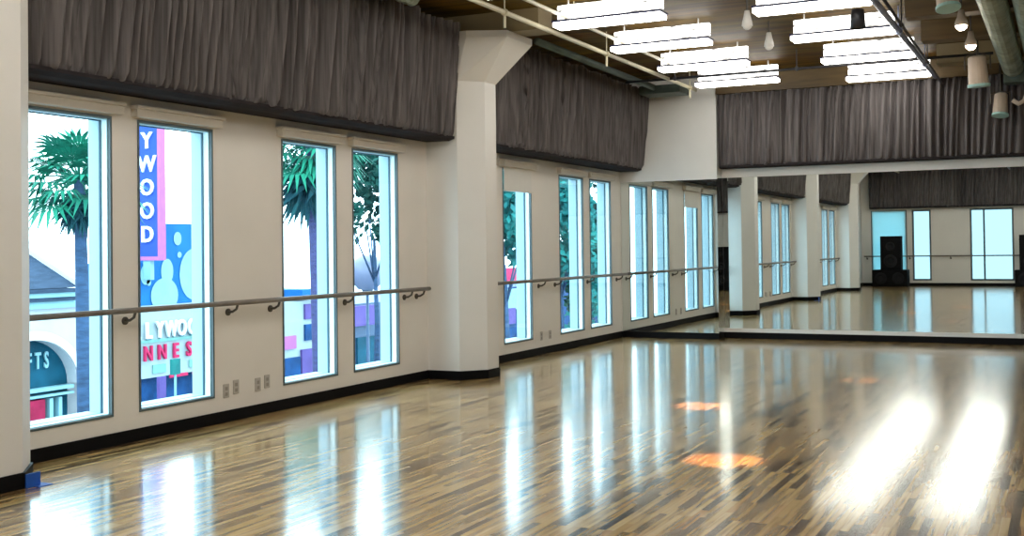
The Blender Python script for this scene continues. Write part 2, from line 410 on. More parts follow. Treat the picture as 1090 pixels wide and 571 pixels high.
# ------------------------------------------------------------------ windows
def window_left(i, y0, y1, blind=False):
    root = bpy.data.objects.new('window_%d' % i, None); COL.objects.link(root); root.location = (0, y0, ZB); root['_w'] = (0, y0, ZB)
    root['kind'] = 'structure'; root.empty_display_size = .1
    f = MB(); t = 0.020
    for a, b, c, d in ((y0, y0 + t, ZB, ZT), (y1 - t, y1, ZB, ZT), (y0 + t, y1 - t, ZB, ZB + t), (y0 + t, y1 - t, ZT - t, ZT)):
        f.box(-0.022, 0.008, a, b, c, d)
    f.build('window_frame', 'frame', root)
    s = MB(); u = 0.008; a0, a1 = y0 + t, y1 - t
    for a, b, c, d in ((a0, a0 + u, ZB + t, ZT - t), (a1 - u, a1, ZB + t, ZT - t), (a0 + u, a1 - u, ZB + t, ZB + t + u), (a0 + u, a1 - u, ZT - t - u, ZT - t)):
        s.box(-0.085, -0.023, a, b, c, d)
    sash = s.build('window_sash', 'sashwhite', root)
    s = MB(); a2, a3 = a0 + u, a1 - u; v_ = .010
    for a, b, c, d in ((a2, a2 + v_, ZB + t + u, ZT - t - u), (a3 - v_, a3, ZB + t + u, ZT - t - u), (a2 + v_, a3 - v_, ZT - t - u - v_, ZT - t - u)):
        s.box(-0.105, -0.086, a, b, c, d)
    s.build('gasket', 'gasket', sash)
    MB().box(-0.020, -0.016, a0 - .004, a1 + .004, ZB + t - .004, ZT - t + .004).build('window_pane', 'glass', root)
    r = MB()
    r.box(-WALL - .01, -0.106, y1 - .012, y1 + .0, ZB, ZT); r.box(-WALL - .01, -0.106, y0, y0 + .012, ZB, ZT); r.box(-WALL - .05, -0.106, y0, y1, ZB, ZB + .03)
    r.build('outer_reveal', 'framewhite', root)
    h = MB()
    h.box(0.0, 0.075, y0 - .07, y1 + .07, ZT + .015, ZT + .085, 0.008); h.box(0.0, 0.095, y0 - .085, y1 + .085, ZT + .085, ZT + .115, 0.008)
    h.build('head_casing', 'trimpaint', root)
    if blind:
        q = MB(); q.box(0.010, 0.018, y0 + .03, y1 - .02, 2.42, ZT + .01); q.tube([(0.014, y0 + .03, 2.42), (0.014, y1 - .02, 2.42)], 0.012, 8)
        q.build('roller_blind', 'blind', root)
for i, (a, b) in enumerate(pairs): window_left(i + 1, a, b, blind=(i == 9))

def window_rear(i, x0, x1, mull=None, shade=False):
    root = bpy.data.objects.new('window_%d' % i, None); COL.objects.link(root); root.location = (x0, YF, RB); root['_w'] = (x0, YF, RB); root['kind'] = 'structure'
    f = MB(); t = 0.06
    bars = [(x0, x0 + t, RB, RT), (x1 - t, x1, RB, RT), (x0 + t, x1 - t, RB, RB + t), (x0 + t, x1 - t, RT - t, RT)]
    if mull: bars.append((mull - .03, mull + .03, RB + t, RT - t))
    for a, b, c, d in bars: f.box(a, b, YF - .10, YF + .012, c, d)
    f.build('window_frame', 'frame', root)
    MB().box(x0 + t, x1 - t, YF - .062, YF - .058, RB + t, RT - t).build('window_pane', 'rearglass' if not shade else 'glass', root)
    if shade:
        MB().box(x0 + .03, x1 - .03, YF + .013, YF + .02, RB + .05, RT - .02).build('roller_blind', M['rearblind'], root)
m, nt, out = newmat('backlit_blind')
d_ = nt.nodes.new('ShaderNodeBsdfDiffuse'); d_.inputs[0].default_value = (0.6, 0.75, 0.75, 1)
t_ = nt.nodes.new('ShaderNodeBsdfTranslucent'); t_.inputs[0].default_value = (0.55, 0.80, 0.85, 1)
ms = nt.nodes.new('ShaderNodeMixShader'); ms.inputs[0].default_value = 0.45
nt.links.new(d_.outputs[0], ms.inputs[1]); nt.links.new(t_.outputs[0], ms.inputs[2]); nt.links.new(ms.outputs[0], out.inputs[0])
M['rearblind'] = m
window_rear(13, *rear[0], shade=True); window_rear(14, *rear[1]); window_rear(15, *rear[2], mull=4.36)

# ------------------------------------------------------------------ curtain valances
PROF = [(0.02, 2.945), (0.12, 2.94), (0.32, 2.945), (0.385, 2.965), (0.41, 3.03), (0.43, 3.3), (0.465, 3.6), (0.485, 3.9), (0.50, 4.15), (0.50, 4.34)]
def valance(name, y0, y1, label, tf=None, seed=1, prof=PROF, amp=1.0):
    """gathered fabric swept along Y from y0 to y1; prof gives (offset, height); tf maps to the wall it hangs on"""
    rnd = random.Random(seed)
    L = y1 - y0; n = int(L * 85)
    phs = [(rnd.uniform(5, 60), rnd.uniform(0, 6.28), rnd.uniform(.3, 1)) for _ in range(26)]
    folds = []
    y = 0.0
    while y < L:
        w = rnd.uniform(0.05, 0.15); folds.append((y, w, rnd.uniform(.3, 1.0), rnd.uniform(-.08, .08))); y += w
    def disp(s, h):
        # s along, h 0..1 up
        d = 0
        ss = s - 0.13 * h + 0.05 * math.sin(3.1 * s + 2 * h) * (1 - h)
        for k, (a, w, q, sl) in enumerate(folds):
            t = (ss + sl * (h - .5) - a) / w
            if 0 <= t < 1:
                d = q * (math.sin(PI * t) ** 0.75) ; break
        for fr, ph, am in phs[:6]:
            d += 0.12 * am * math.sin(fr * ss + ph)
        return d
    vs = []; fs = []; m = len(prof)
    out = (lambda a, b, c: (a, b, c)) if tf is None else tf
    for i in range(n + 1):
        s = L * i / n
        for j, (o_, z) in enumerate(prof):
            h = j / (m - 1)
            k = 0.19 * amp * (0.15 if j <= 2 else 1.0)
            vs.append(out(o_ + k * (disp(s, h) - .5) * (1 if j > 0 else 0), y0 + s, z + (0.012 * disp(s, 0) if j < 4 else 0)))
    for i in range(n):
        for j in range(m - 1):
            fs.append((i * m + j, (i + 1) * m + j, (i + 1) * m + j + 1, i * m + j + 1))
    root = thing('curtain_valance', out(0.25, (y0 + y1) / 2, prof[0][1]), label, 'curtain', 'curtain valances')
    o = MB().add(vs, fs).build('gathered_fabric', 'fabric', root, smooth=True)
    # dark hem that closes the underside, and the end returns
    def path(off):
        return [out(off, y0 + .01, prof[2][1]), out(off, y1 - .01, prof[2][1])]
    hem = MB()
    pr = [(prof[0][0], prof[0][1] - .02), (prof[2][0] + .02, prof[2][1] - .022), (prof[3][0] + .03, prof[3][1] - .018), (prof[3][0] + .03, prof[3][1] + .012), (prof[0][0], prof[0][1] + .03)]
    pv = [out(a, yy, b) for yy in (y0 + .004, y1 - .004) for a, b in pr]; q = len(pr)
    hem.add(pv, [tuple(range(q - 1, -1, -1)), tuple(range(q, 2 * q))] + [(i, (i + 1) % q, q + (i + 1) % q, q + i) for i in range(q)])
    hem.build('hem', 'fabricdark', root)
    for yy in (y0 + .003, y1 - .003):
        pv = [out(a, yy, b) for a, b in prof] + [out(0.02, yy, prof[-1][1])]
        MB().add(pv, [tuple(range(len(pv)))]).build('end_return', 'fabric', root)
    return root
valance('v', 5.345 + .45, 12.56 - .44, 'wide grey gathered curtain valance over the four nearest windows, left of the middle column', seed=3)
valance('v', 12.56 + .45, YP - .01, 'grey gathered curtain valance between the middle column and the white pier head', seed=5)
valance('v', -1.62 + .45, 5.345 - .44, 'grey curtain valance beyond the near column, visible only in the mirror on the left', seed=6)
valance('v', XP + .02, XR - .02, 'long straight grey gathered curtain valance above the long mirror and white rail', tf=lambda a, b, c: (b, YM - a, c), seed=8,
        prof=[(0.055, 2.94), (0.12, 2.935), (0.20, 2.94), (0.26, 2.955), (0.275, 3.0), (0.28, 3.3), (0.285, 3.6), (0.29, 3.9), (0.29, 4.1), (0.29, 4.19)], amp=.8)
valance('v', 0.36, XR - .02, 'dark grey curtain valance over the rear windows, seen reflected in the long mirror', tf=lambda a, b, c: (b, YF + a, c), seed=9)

# ------------------------------------------------------------------ ballet barres
def barre(pts, brackets, label, axis='y', xoff=0.12):
    p0 = pts[0]
    root = thing('ballet_barre', pts[0], label, 'barre', 'ballet barres')
    MB().tube([pts[0], pts[1]], 0.024, 12).build('rail', 'barre', root, smooth=True)
    for c in brackets:
        b = MB()
        if axis == 'y':
            b.tube([(0.005, c, 1.03), (0.06, c, 1.035), (0.105, c, 1.06), (0.12, c, 1.10)], 0.012, 8)
            b.lathe([(0.034, 0), (0.034, .012), (0.02, .016)], (0.0, c, 1.03), 14, 'x')
        else:
            b.tube([(c, YF + .005, 1.03), (c, YF + .06, 1.035), (c, YF + .105, 1.06), (c, YF + .12, 1.10)], 0.012, 8)
            b.lathe([(0.034, 0), (0.034, .012), (0.02, .016)], (c, YF, 1.03), 14, 'y')
        b.build('bracket', 'bracket', root, smooth=False)
ZR = 1.12
barre([(.12, 5.80, ZR), (.12, 11.98, ZR)], [5.9, 7.12, 8.42, 9.05, 10.34, 11.58, 11.86], 'grey wooden ballet barre along the four nearest windows, ending before the middle column')
barre([(.12, 13.02, ZR), (.12, YP - .02, ZR)], [13.1, 15.4, 16.0, 17.32, 18.66], 'grey wooden ballet barre running from the middle column into the mirrored corner')
barre([(.12, -1.1, ZR), (.12, 4.88, ZR)], [-1.0, 0.18, 1.8, 3.39, 4.75], 'grey ballet barre beyond the near column, seen only as a reflection in the mirror')
barre([(0.1, YF + .12, ZR), (9.5, YF + .12, ZR)], [0.2, 1.75, 3.2, 5.6, 7.5, 9.4], 'grey ballet barre crossing the rear wall behind the loudspeakers, reflected in the mirror', axis='x')

# ------------------------------------------------------------------ small wall and floor items
def outlet(yc, zc, label):
    root = thing('wall_outlet', (0, yc, zc), label, 'outlet', 'wall outlets')
    MB().box(0, 0.008, yc - .04, yc + .04, zc - .065, zc + .065, 0.003).build('cover_plate', 'plate', root)
    for dz in (-.03, .022):
        MB().box(0.008, 0.0095, yc - .018, yc + .018, zc + dz - .016, zc + dz + .016).build('socket', 'slot', root)
outlet(8.385, .292, 'leftmost grey wall outlet plate low between the second and third windows')
outlet(8.525, .315, 'second grey wall outlet plate from the left, close beside the first low on the wall')
outlet(8.85, .300, 'third grey wall outlet plate from the left, in the middle of the low row')
outlet(8.99, .315, 'rightmost grey wall outlet plate of the low row beside the third window')
outlet(15.48, .276, 'small outlet plate low on the wall beyond the middle column, nearer the column')
outlet(15.80, .276, 'small outlet plate low on the wall beyond the middle column, nearer the mirror')
t = MB(); t.box(0.60, 0.765, 5.56, 5.68, 0.0, 0.004); t.box(0.703, 0.712, 5.50, 5.62, 0.0, 0.095)
tag(t.build('tape_strip', 'tape'), 'small strip of blue tape stuck on the floor at the foot of the near column', 'tape')

# ------------------------------------------------------------------ ceiling fixtures
def light_fixture(x0, x1, y1, label, group):
    z = 4.16; yc = y1 - .13
    root = thing('fluorescent_light', ((x0 + x1) / 2, yc, z), label, 'ceiling light', group)
    h = MB().box(x0 - .01, x1 + .01, yc - .135, yc + .135, z + .055, z + .078).build('louvre_bar', 'divider', root)
    for cx in (x0 + .15, x1 - .15):
        MB().tube([(cx, yc, z + .078), (cx, yc, ZC + .004)], 0.009, 6).build('suspension_rod', 'lightpan', h)
    MB().box(x0, x1, yc - .13, yc + .13, z, z + .054, .01).build('lamp_panel', 'tube', root)
    MB().box(x0 + .02, x1, yc - .035, yc + .035, z + .079, z + .265, .01).build('reflector_panel', 'reflectorglow', root)  # reflector, not a lamp; its mottled glow is added as emission
    return root
ordw = ['first', 'second', 'third', 'fourth', 'fifth', 'sixth', 'seventh', 'eighth', 'ninth', 'tenth', 'eleventh', 'twelfth', 'thirteenth']
rows_l = [17.85, 16.0, 14.1, 12.25]
k = 12.25
while k > -1.4: k -= 1.9; rows_l.append(k)
for i, yf in enumerate(rows_l):
    light_fixture(1.80, 3.10, yf, 'bright white fluorescent light in the left rank, %s from the mirror wall' % ordw[i], 'left rank of ceiling lights')
rows_r = [18.45, 16.45, 14.5, 12.6]
k = 12.6
while k > -1.4: k -= 1.93; rows_r.append(k)
for i, yf in enumerate(rows_r):
    light_fixture(4.05, 5.28, yf, 'bright white fluorescent light in the right rank, %s from the mirror wall' % ordw[i], 'right rank of ceiling lights')
rows_t = [8.2, 6.6, 5.0, 3.4, 1.8, .2, -1.3, -2.9]
for i, yf in enumerate(rows_t):
    light_fixture(6.5, 7.7, yf, 'white fluorescent light overhead beyond the picture, %s behind the duct' % ordw[i], 'overhead lights nearest the viewer')

def conduit(name, p, q, r, mat, label, hangers=(), cat='conduit', up=False):
    root = thing(name, p, label, cat)
    MB().tube([p, q], r, 10).build('tube', mat, root, smooth=True)
    P, Q = Vector(p), Vector(q)
    for t in hangers:
        c = P.lerp(Q, t)
        h = MB(); h.tube([c + Vector((0, 0, r)), (c.x, c.y, ZC)], 0.008, 6); h.lathe([(r + .012, -.02), (r + .012, .02)], c, 12, 'y')
        if not up: h.tube([c - Vector((0, 0, r * .5)), c - Vector((0, 0, .17))], 0.016, 8)
        h.build('hanger', mat, root)
    return root
conduit('ceiling_rail', (1.60, -5, 4.2), (1.60, 18.3, 4.2), 0.028, 'rail', 'cream ceiling rail along the outer edge of the left light rank, with short drop stubs', [.30, .44, .56, .693, .825, .985])
conduit('ceiling_rail', (1.95, -5, 4.27), (1.95, 16.6, 4.27), 0.022, 'rail', 'thin cream ceiling conduit just inside the left light rank, without stubs', [.4, .6, .8], up=True)
conduit('ceiling_rail', (5.32, -5, 4.19), (5.32, 18.7, 4.19), 0.035, 'railblue', 'blue grey ceiling rail along the right edge of the right light rank', [.5, .7, .82, .94], up=True)
conduit('ceiling_rail', (5.40, 12.0, 4.23), (5.40, 18.9, 4.10), 0.018, 'pipe', 'thin dark cable run beside the blue grey ceiling rail', [.3, .7], up=True)
conduit('cross_pipe', (0.9, 16.85, 4.20), (6.25, 16.85, 4.20), 0.020, 'pipe', 'thin dark pipe crossing the ceiling in front of the last lights', [.15, .5, .8], 'pipe', up=True)
# short dark green duct by the white pier head
root = thing('air_duct', (0.9, 18.0, 4.2), 'dark green air duct lying on the ceiling above the white pier head', 'duct')
d = MB(); d.box(0.68, 1.40, 18.05, 18.6, 4.16, 4.3, .02); d.build('duct_body', 'ductdark', root)
d = MB(); d.tube([(.95, 13.4, 4.3), (0.95, 18.05, 4.26)], 0.05, 10); d.build('supply_pipe', 'ductdark', root, smooth=True)
root = thing('air_duct', (0.95, 10.4, 4.2), 'blue green ribbed air duct above the wide valance at the top left', 'duct')
d = MB(); pts = [(0.80, 5.9 + .06 * i, 4.33) for i in range(78)]
d.tube(pts, [0.085 + .012 * (i % 2) for i in range(78)], 14); d.build('duct_body', 'duct', root, smooth=False)
# large ribbed duct, top right
root = thing('air_duct', (6.6, 15.0, 4.1), 'large ribbed silver green air duct at the top right of the ceiling', 'duct')
n = 124
for xx in (6.44, 6.78):
    d = MB(); pts = [(xx, 11.6 + .055 * i, 4.20) for i in range(n)]
    d.tube(pts, [0.135 + .016 * ((i % 3) != 0) for i in range(n)], 18); d.build('duct_run', 'duct', root)
d = MB(); d.box(6.3, 6.95, 18.4, 18.75, 3.98, 4.42, .03); d.build('end_box', 'ductdark', root)
d = MB(); d.tube([(6.62, 18.45, 4.0), (6.62, 18.45, 3.82), (6.58, 18.45, 3.7), (6.5, 18.45, 3.66), (6.42, 18.45, 3.72)], 0.035, 10); d.build('drain_hook', 'lamp', root, smooth=True)
# ceiling timbers (crosswise)
struct(MB().box(5.45, 13.5, 17.55, 17.95, 4.22, ZC).build('trim_timber_far', 'paintbeam'))
struct(MB().box(5.45, 13.5, 15.6, 15.9, 4.24, ZC).build('trim_timber_mid', 'beam'))
struct(MB().box(5.45, 13.5, 14.0, 14.25, 4.26, ZC).build('trim_timber_front', 'beam'))
struct(MB().box(0.0, XR, 18.95, YM, 4.2, ZC).build('trim_timber_wall', 'beam'))

def spot(loc, aim, scale, label, lit=False):
    root = thing('track_spotlight', loc, label, 'spotlight', 'ceiling spotlights')
    c = Vector(loc); d = Vector(aim).normalized()
    s = scale
    MB().tube([(c.x, c.y, ZC), c + Vector((0, 0, .02))], 0.014, 8).build('stem', 'bracket', root)
    b = MB()
    b.tube([c - d * .16 * s, c - d * .14 * s, c + d * .16 * s, c + d * .18 * s], [0.075 * s, .10 * s, .115 * s, .125 * s], 20)
    b.build('lamp_housing', 'lamp', root, smooth=False)
    MB().tube([c + d * .178 * s, c + d * .21 * s], [.128 * s, .128 * s], 20).build('rim', 'lampglass', root)
    y = MB(); a = d.cross(Vector((1, 0, 0))).normalized()
    y.tube([(c.x - .14 * s, c.y, c.z), (c.x - .14 * s, c.y, c.z + .16 * s), (c.x, c.y, c.z + .2 * s), (c.x + .14 * s, c.y, c.z + .16 * s), (c.x + .14 * s, c.y, c.z)], .012, 6)
    y.build('yoke', 'bracket', root)
    if lit:
        MB().lathe([(0.0001, -.0), (.08 * s, .0), (.08 * s, .008)], c + d * .205 * s, 16).build('lens', 'bulb', root)
spot((6.06, 12.25, 4.16), (0.1, -.2, -.9), 0.95, 'cream cylindrical spotlight at the top edge, nearest of the three spotlights under the duct')
spot((6.09, 16.2, 3.90), (0.05, .05, -1), 1.12, 'cream cylindrical spotlight with teal rim beside the big duct, middle of the three')
spot((6.25, 18.6, 3.70), (-.05, -.2, -1), 0.95, 'cream cylindrical spotlight hanging lowest, in front of the straight valance')
def bulb(loc, r, mat, label, cat='lamp'):
    root = thing('ceiling_lamp', loc, label, cat, 'small ceiling lamps')
    c = Vector(loc)
    MB().lathe([(.03, .18), (.045, .10), (r * .9, .05), (r, .0)], c, 16).build('shade', 'white' if mat != 'bulb' else 'lamp', root, smooth=True)
    MB().tube([c + Vector((0, 0, .17)), (c.x, c.y, ZC)], .012, 6).build('stem', 'bracket', root)
    MB().lathe([(r * .35, -r * .7), (r * .75, -r * .35), (r * .85, 0), (r * .6, .04)], c, 16).build('bulb', M[mat], root, smooth=True)
bulb((6.08, 13.8, 4.07), .075, 'bulb', 'glowing bare lamp under the duct, nearer the top edge of the photo')
bulb((6.08, 15.2, 4.06), .075, 'bulb', 'glowing bare lamp under the duct, just above the middle cylindrical spotlight')
bulb((3.80, 13.1, 4.17), .065, 'white', 'small white lamp on the ceiling between the two light ranks, nearer the viewer')
bulb((3.70, 14.6, 4.17), .065, 'white', 'small white lamp on the ceiling between the two light ranks, nearer the mirror')

# warm pools on the floor come from two narrow ceiling downlights
def downlight(x, y, label, power):
    root = thing('downlight', (x, y, 4.2), label, 'ceiling light', 'warm downlights')
    MB().lathe([(.07, .16), (.08, .10), (.09, -.06), (.08, -.06), (.07, .05)], (x, y, 4.2), 18).build('can', 'pipe', root, smooth=True)
    l = bpy.data.lights.new('warm_downlight', 'SPOT'); l.energy = power; l.color = (1.0, 0.45, 0.16); l.spot_size = math.radians(10); l.spot_blend = .9; l.shadow_soft_size = .02
    lo = bpy.data.objects.new('warm_downlight', l); COL.objects.link(lo); lo.location = (x, y, 4.1)
downlight(3.80, 11.0, 'dark downlight over the farther warm patch on the floor', 2300)
downlight(4.78, 8.3, 'dark downlight over the nearer warm patch on the floor', 2300)
downlight(4.95, 13.75, 'dark downlight over the faint warm patch near the mirror', 700)

# ------------------------------------------------------------------ loudspeakers (rear of the room, seen in the mirrors)
def cabinet(name, x0, x1, y0, y1, z0, z1, cones, label, cat='speaker', group=None):
    root = thing(name, ((x0 + x1) / 2, (y0 + y1) / 2, z0), label, cat, group)
    MB().box(x0, x1, y0, y1, z0, z1, .015).build('cabinet', 'speaker', root)
    gr = MB().box(x0 + .03, x1 - .03, y1 + .001, y1 + .015, z0 + .04, z1 - .04, .004).build('grille', 'grille', root)
    for cx, cz, r in cones:
        MB().lathe([(r, .0), (r * .95, .012), (r * .5, -.004), (r * .25, .006)], (cx, y1 + .018, cz), 24, 'y').build('driver_cone', 'cone', gr, smooth=True)
    h = MB()
    for xx in (x0 - .006, x1 + .006): h.box(xx - .006, xx + .006, (y0 + y1) / 2 - .08, (y0 + y1) / 2 + .08, z1 - .2, z1 - .14)
    h.build('handle', 'cone', root)
    return root
YS = -6.35
cabinet('subwoofer', .50, 1.76, YS, YS + .72, 0, .62, [(.82, .31, .21), (1.44, .31, .21)], 'wide black subwoofer on the floor under the left tower speaker, reflected in the long mirror', group='loudspeaker stacks')
cabinet('tower_speaker', .80, 1.53, YS + .05, YS + .65, .62, 1.88, [(1.165, .95, .24), (1.165, 1.5, .16)], 'black tower speaker standing on the left subwoofer, in front of the pale blind', group='loudspeaker stacks')
cabinet('subwoofer', 5.40, 6.66, YS, YS + .72, 0, .60, [(5.72, .30, .21), (6.34, .30, .21)], 'wide black subwoofer on the floor at the right picture edge, reflected in the long mirror', group='loudspeaker stacks')
cabinet('tower_speaker', 5.56, 6.29, YS + .05, YS + .65, .60, 1.86, [(5.925, .93, .24), (5.925, 1.48, .16)], 'black tower speaker standing on the right subwoofer at the picture edge', group='loudspeaker stacks')
cabinet('column_speaker', 7.10, 7.74, -1.25, -.75, 0, 1.56, [(7.42, .38, .17), (7.42, .85, .17), (7.42, 1.28, .10)], 'tall black column speaker seen as a slim dark strip in the corner mirror')

# ------------------------------------------------------------------ outdoors: street seen through the left windows
ZG = -4.95
g = MB(); g.box(-70, -0.9, -25, 160, ZG - .3, ZG); struct(g.build('ground', 'street'))
g = MB(); g.box(-25, -20.5, -25, 160, ZG, ZG + .14); struct(g.build('pavement', 'walk'))
g = MB(); g.box(-6, -0.9, -25, 160, ZG, ZG + .14); struct(g.build('pavement', 'walk'))
FX = -25.0
def facing(vs, y, z):           # lettering laid on a facade that faces +X, reading along +Y
    return [(FX + .06 + v.z, y + v.x, z + v.y) for v in vs]

# gabled shop with an arched front
root = thing('gabled_shop', (FX, 26, ZG), 'pale stucco shop with blue slate roof and big arched shopfront, through the first window', 'building')
yc = 27.55; 
w = MB()
arc = [(28.0 - .0 + 1.95 * math.cos(a), -3.0 + 1.62 * math.sin(a)) for a in [PI * i / 20 for i in range(21)]]
# facade with an arched hole: strips
ya, yb = 18.0, 30.35
cy, rz0 = 27.85, -3.05
R_ = 1.95
for i in range(20):
    a0, a1 = PI - PI * i / 20, PI - PI * (i + 1) / 20
    y0, y1 = cy + R_ * math.cos(a0), cy + R_ * math.cos(a1)
    z0, z1 = rz0 + 1.66 * math.sin(a0), rz0 + 1.66 * math.sin(a1)
    w.add([(FX, y0, z0), (FX, y1, z1), (FX, y1, .22), (FX, y0, .22)], [(0, 1, 2, 3)])
    w.add([(FX, y0, z0), (FX, y1, z1), (FX - .5, y1, z1), (FX - .5, y0, z0)], [(0, 1, 2, 3)])
w.add([(FX, ya, ZG), (FX, cy - R_, ZG), (FX, cy - R_, .22), (FX, ya, .22)], [(0, 1, 2, 3)])
w.add([(FX, cy + R_, ZG), (FX, yb, ZG), (FX, yb, .22), (FX, cy + R_, .22)], [(0, 1, 2, 3)])
w.box(FX - 8, FX - .01, ya, ya + .2, ZG, .22); w.box(FX - 8, FX - .01, yb - .2, yb, ZG, .22); w.box(FX - 8, FX - 7.8, ya, yb, ZG, .22)
w.build('wall', 'stucco', root)
b = MB()
for i in range(20):
    a0, a1 = PI * i / 20, PI * (i + 1) / 20
    ring = []
    for a in (a0, a1):
        for r, q in ((R_ + .02, 1.68), (R_ + .30, 1.98)): ring.append((FX + .06, cy + r * math.cos(a), rz0 + q * math.sin(a)))
    b.add(ring, [(0, 1, 3, 2)])
b.build('arch_moulding', 'fascia', root)
MB().box(FX - .55, FX - .5, cy - R_, cy + R_, ZG, -1.35).build('shop_window', 'teal', root)
q = MB(); q.box(FX - .45, FX - .1, cy - R_, cy + R_ - .05, -3.22, -3.10); q.box(FX - .45, FX - .1, cy - R_, cy + R_ - .05, -3.42, -3.34); q.build('transom', 'figure', root)
MB().box(FX - .5, FX - .2, cy - R_ + .2, 28.55, -4.55, -3.5).build('red_display', 'red', root)
q = MB(); q.box(FX - .48, FX - .2, 28.75, 28.9, -4.8, -3.5); q.box(FX - .48, FX - .2, 29.15, 29.3, -4.8, -3.5); q.build('door_jamb', 'figure', root)
q = MB()
for i, ch in enumerate('GIFTS'):
    vs, fs = letters(ch, .80, .03, squeeze=.52)
    q.add([(FX - .42 + v.z, 27.32 + .37 * i + v.x, -2.42 + v.y) for v in vs], fs)
q.build('lettering', 'figure', root)
rf = MB()
# front slope of the slate roof with a raking white edge on its right
rf.add([(FX + .35, ya, .40), (FX + .35, 29.55, .40), (FX - 3.0, 27.6, 3.15), (FX - 3.0, ya, 3.15)], [(0, 1, 2, 3)])
rf.add([(FX + .35, 29.55, .40), (FX - 7.5, 29.55, .40), (FX - 3.0, 27.6, 3.15)], [(0, 1, 2)])
rf.build('roof', 'slate', root)
rk = MB(); rk.tube([(FX + .40, 29.75, .50), (FX - 2.9, 27.6, 3.3)], .20, 6); rk.build('rake_trim', 'fascia', root)
ev = MB(); ev.box(FX - .2, FX + .40, ya, 29.5, .24, .38); ev.box(FX - .2, FX + .30, ya, 29.5, -.06, .08); ev.build('eaves', 'slate', root)
ev = MB(); ev.box(FX - .2, FX + .34, ya, 29.5, .08, .24); ev.box(FX - .1, FX + .2, ya, yb, -.3, -.06); ev.build('cornice', 'figure', root)

# theatre with the vertical blade sign and the marquee
root = thing('theatre_building', (FX, 36, ZG), 'blue theatre front with marquee lettering and a mural, seen through the second window', 'building')
wl = MB(); wl.box(FX - 2.4, FX, 32.0, 40.2, ZG, 1.2); wl.box(FX - 2.4, FX, 33.35, 40.2, 1.2, 2.75); wl.build('wall', 'skyblue', root)
MB().box(FX - .2, FX + .5, 32.0, 40.6, -3.2, -.45).build('marquee_board', 'boardwhite', root)
q = MB(); q.box(FX - .2, FX + .56, 32.0, 40.6, -1.86, -1.74); q.build('marquee_band', 'palegreen', root)
MB().box(FX - .3, FX + .05, 32.0, 40.6, ZG, -3.2).build('shopfront', 'deepblue', root)
q = MB(); q2 = MB()
for i, ch in enumerate('HOLLYWOOD'):
    vs, fs = letters(ch, .86, .05, squeeze=.74)
    yy = 32.68 + (i - 3) * .60
    if yy < 31.9: continue
    q.add([(FX + .64 + v.z, yy + v.x, -1.66 + v.y) for v in vs], fs)
    q2.add([(FX + .53 + v.z * .2, yy + .10 + v.x, -1.74 + v.y) for v in vs], fs)  # dark offset copy of the letters, painted as their shadow
q.build('lettering', 'letter', root); q2.build('lettering', 'lettershadow', root)
q = MB()
for i, ch in enumerate('GUINNESS'):
    vs, fs = letters(ch, .80, .05, squeeze=.78)
    yy = 32.72 + (i - 3) * .74
    if yy < 31.9: continue
    q.add([(FX + .58 + v.z, yy + v.x, -2.52 + v.y) for v in vs], fs)
q.build('lettering', 'hotpink', root)
q = MB(); q.box(FX + .5, FX + .55, 33.0, 33.7, -3.05, -2.72); q.box(FX + .5, FX + .55, 35.0, 35.8, -3.0, -2.7); q.build('marquee_panel', 'palegreen', root)
q = MB(); q.box(FX + .5, FX + .56, 33.9, 34.9, -3.3, -3.18); q.box(FX + .5, FX + .56, 35.2, 36.2, -3.3, -3.18); q.build('marquee_edge', 'hotpink', root)
# pale figures of the mural (plain rounded shapes)
q = MB()
def blob(y, z, ry, rz, x=FX + .03):
    q.add([(x, y, z)] + [(x, y + ry * math.cos(2 * PI * i / 24), z + rz * math.sin(2 * PI * i / 24)) for i in range(24)], [(0, 1 + i, 1 + (i + 1) % 24) for i in range(24)])
blob(34.35, .85, .34, .5); blob(34.2, -.1, .75, .7, FX + .035); blob(35.9, .7, .85, 1.05); blob(33.2, .75, .3, .4); blob(34.95, 2.15, .22, .27); blob(35.05, 1.5, .12, .12); blob(33.35, .45, .12, .14)
q.build('mural_figure', 'figure', root)

root = thing('blade_sign', (FX + .4, 33.0, 1.4), 'vertical violet blue theatre sign spelling a word downwards in white capitals', 'sign')
bx0, bx1 = -25.13, -24.16
MB().box(bx0, bx1, 33.0, 33.3, 1.45, 10.2).build('sign_board', 'signblue', root)
q = MB(); q.box(bx1 - .0, bx1 + .10, 32.98, 33.32, 1.45, 10.2); q.box(bx0, bx1 + .10, 32.98, 33.32, 1.30, 1.45); q.build('sign_edge', 'pink', root)
q = MB()
for i, ch in enumerate('HOLLYWOOD'):
    vs, fs = letters(ch, .86, .03, squeeze=1.0)
    zc = 2.02 + (8 - i) * .905
    q.add([(-24.66 + v.x, 32.96 - v.z, zc + v.y) for v in vs], fs)
q.build('lettering', 'letter', root)
q = MB(); q.box(-24.97, -24.6, 33.05, 33.25, .55, 1.3); q.build('sign_bracket', 'figure', root)

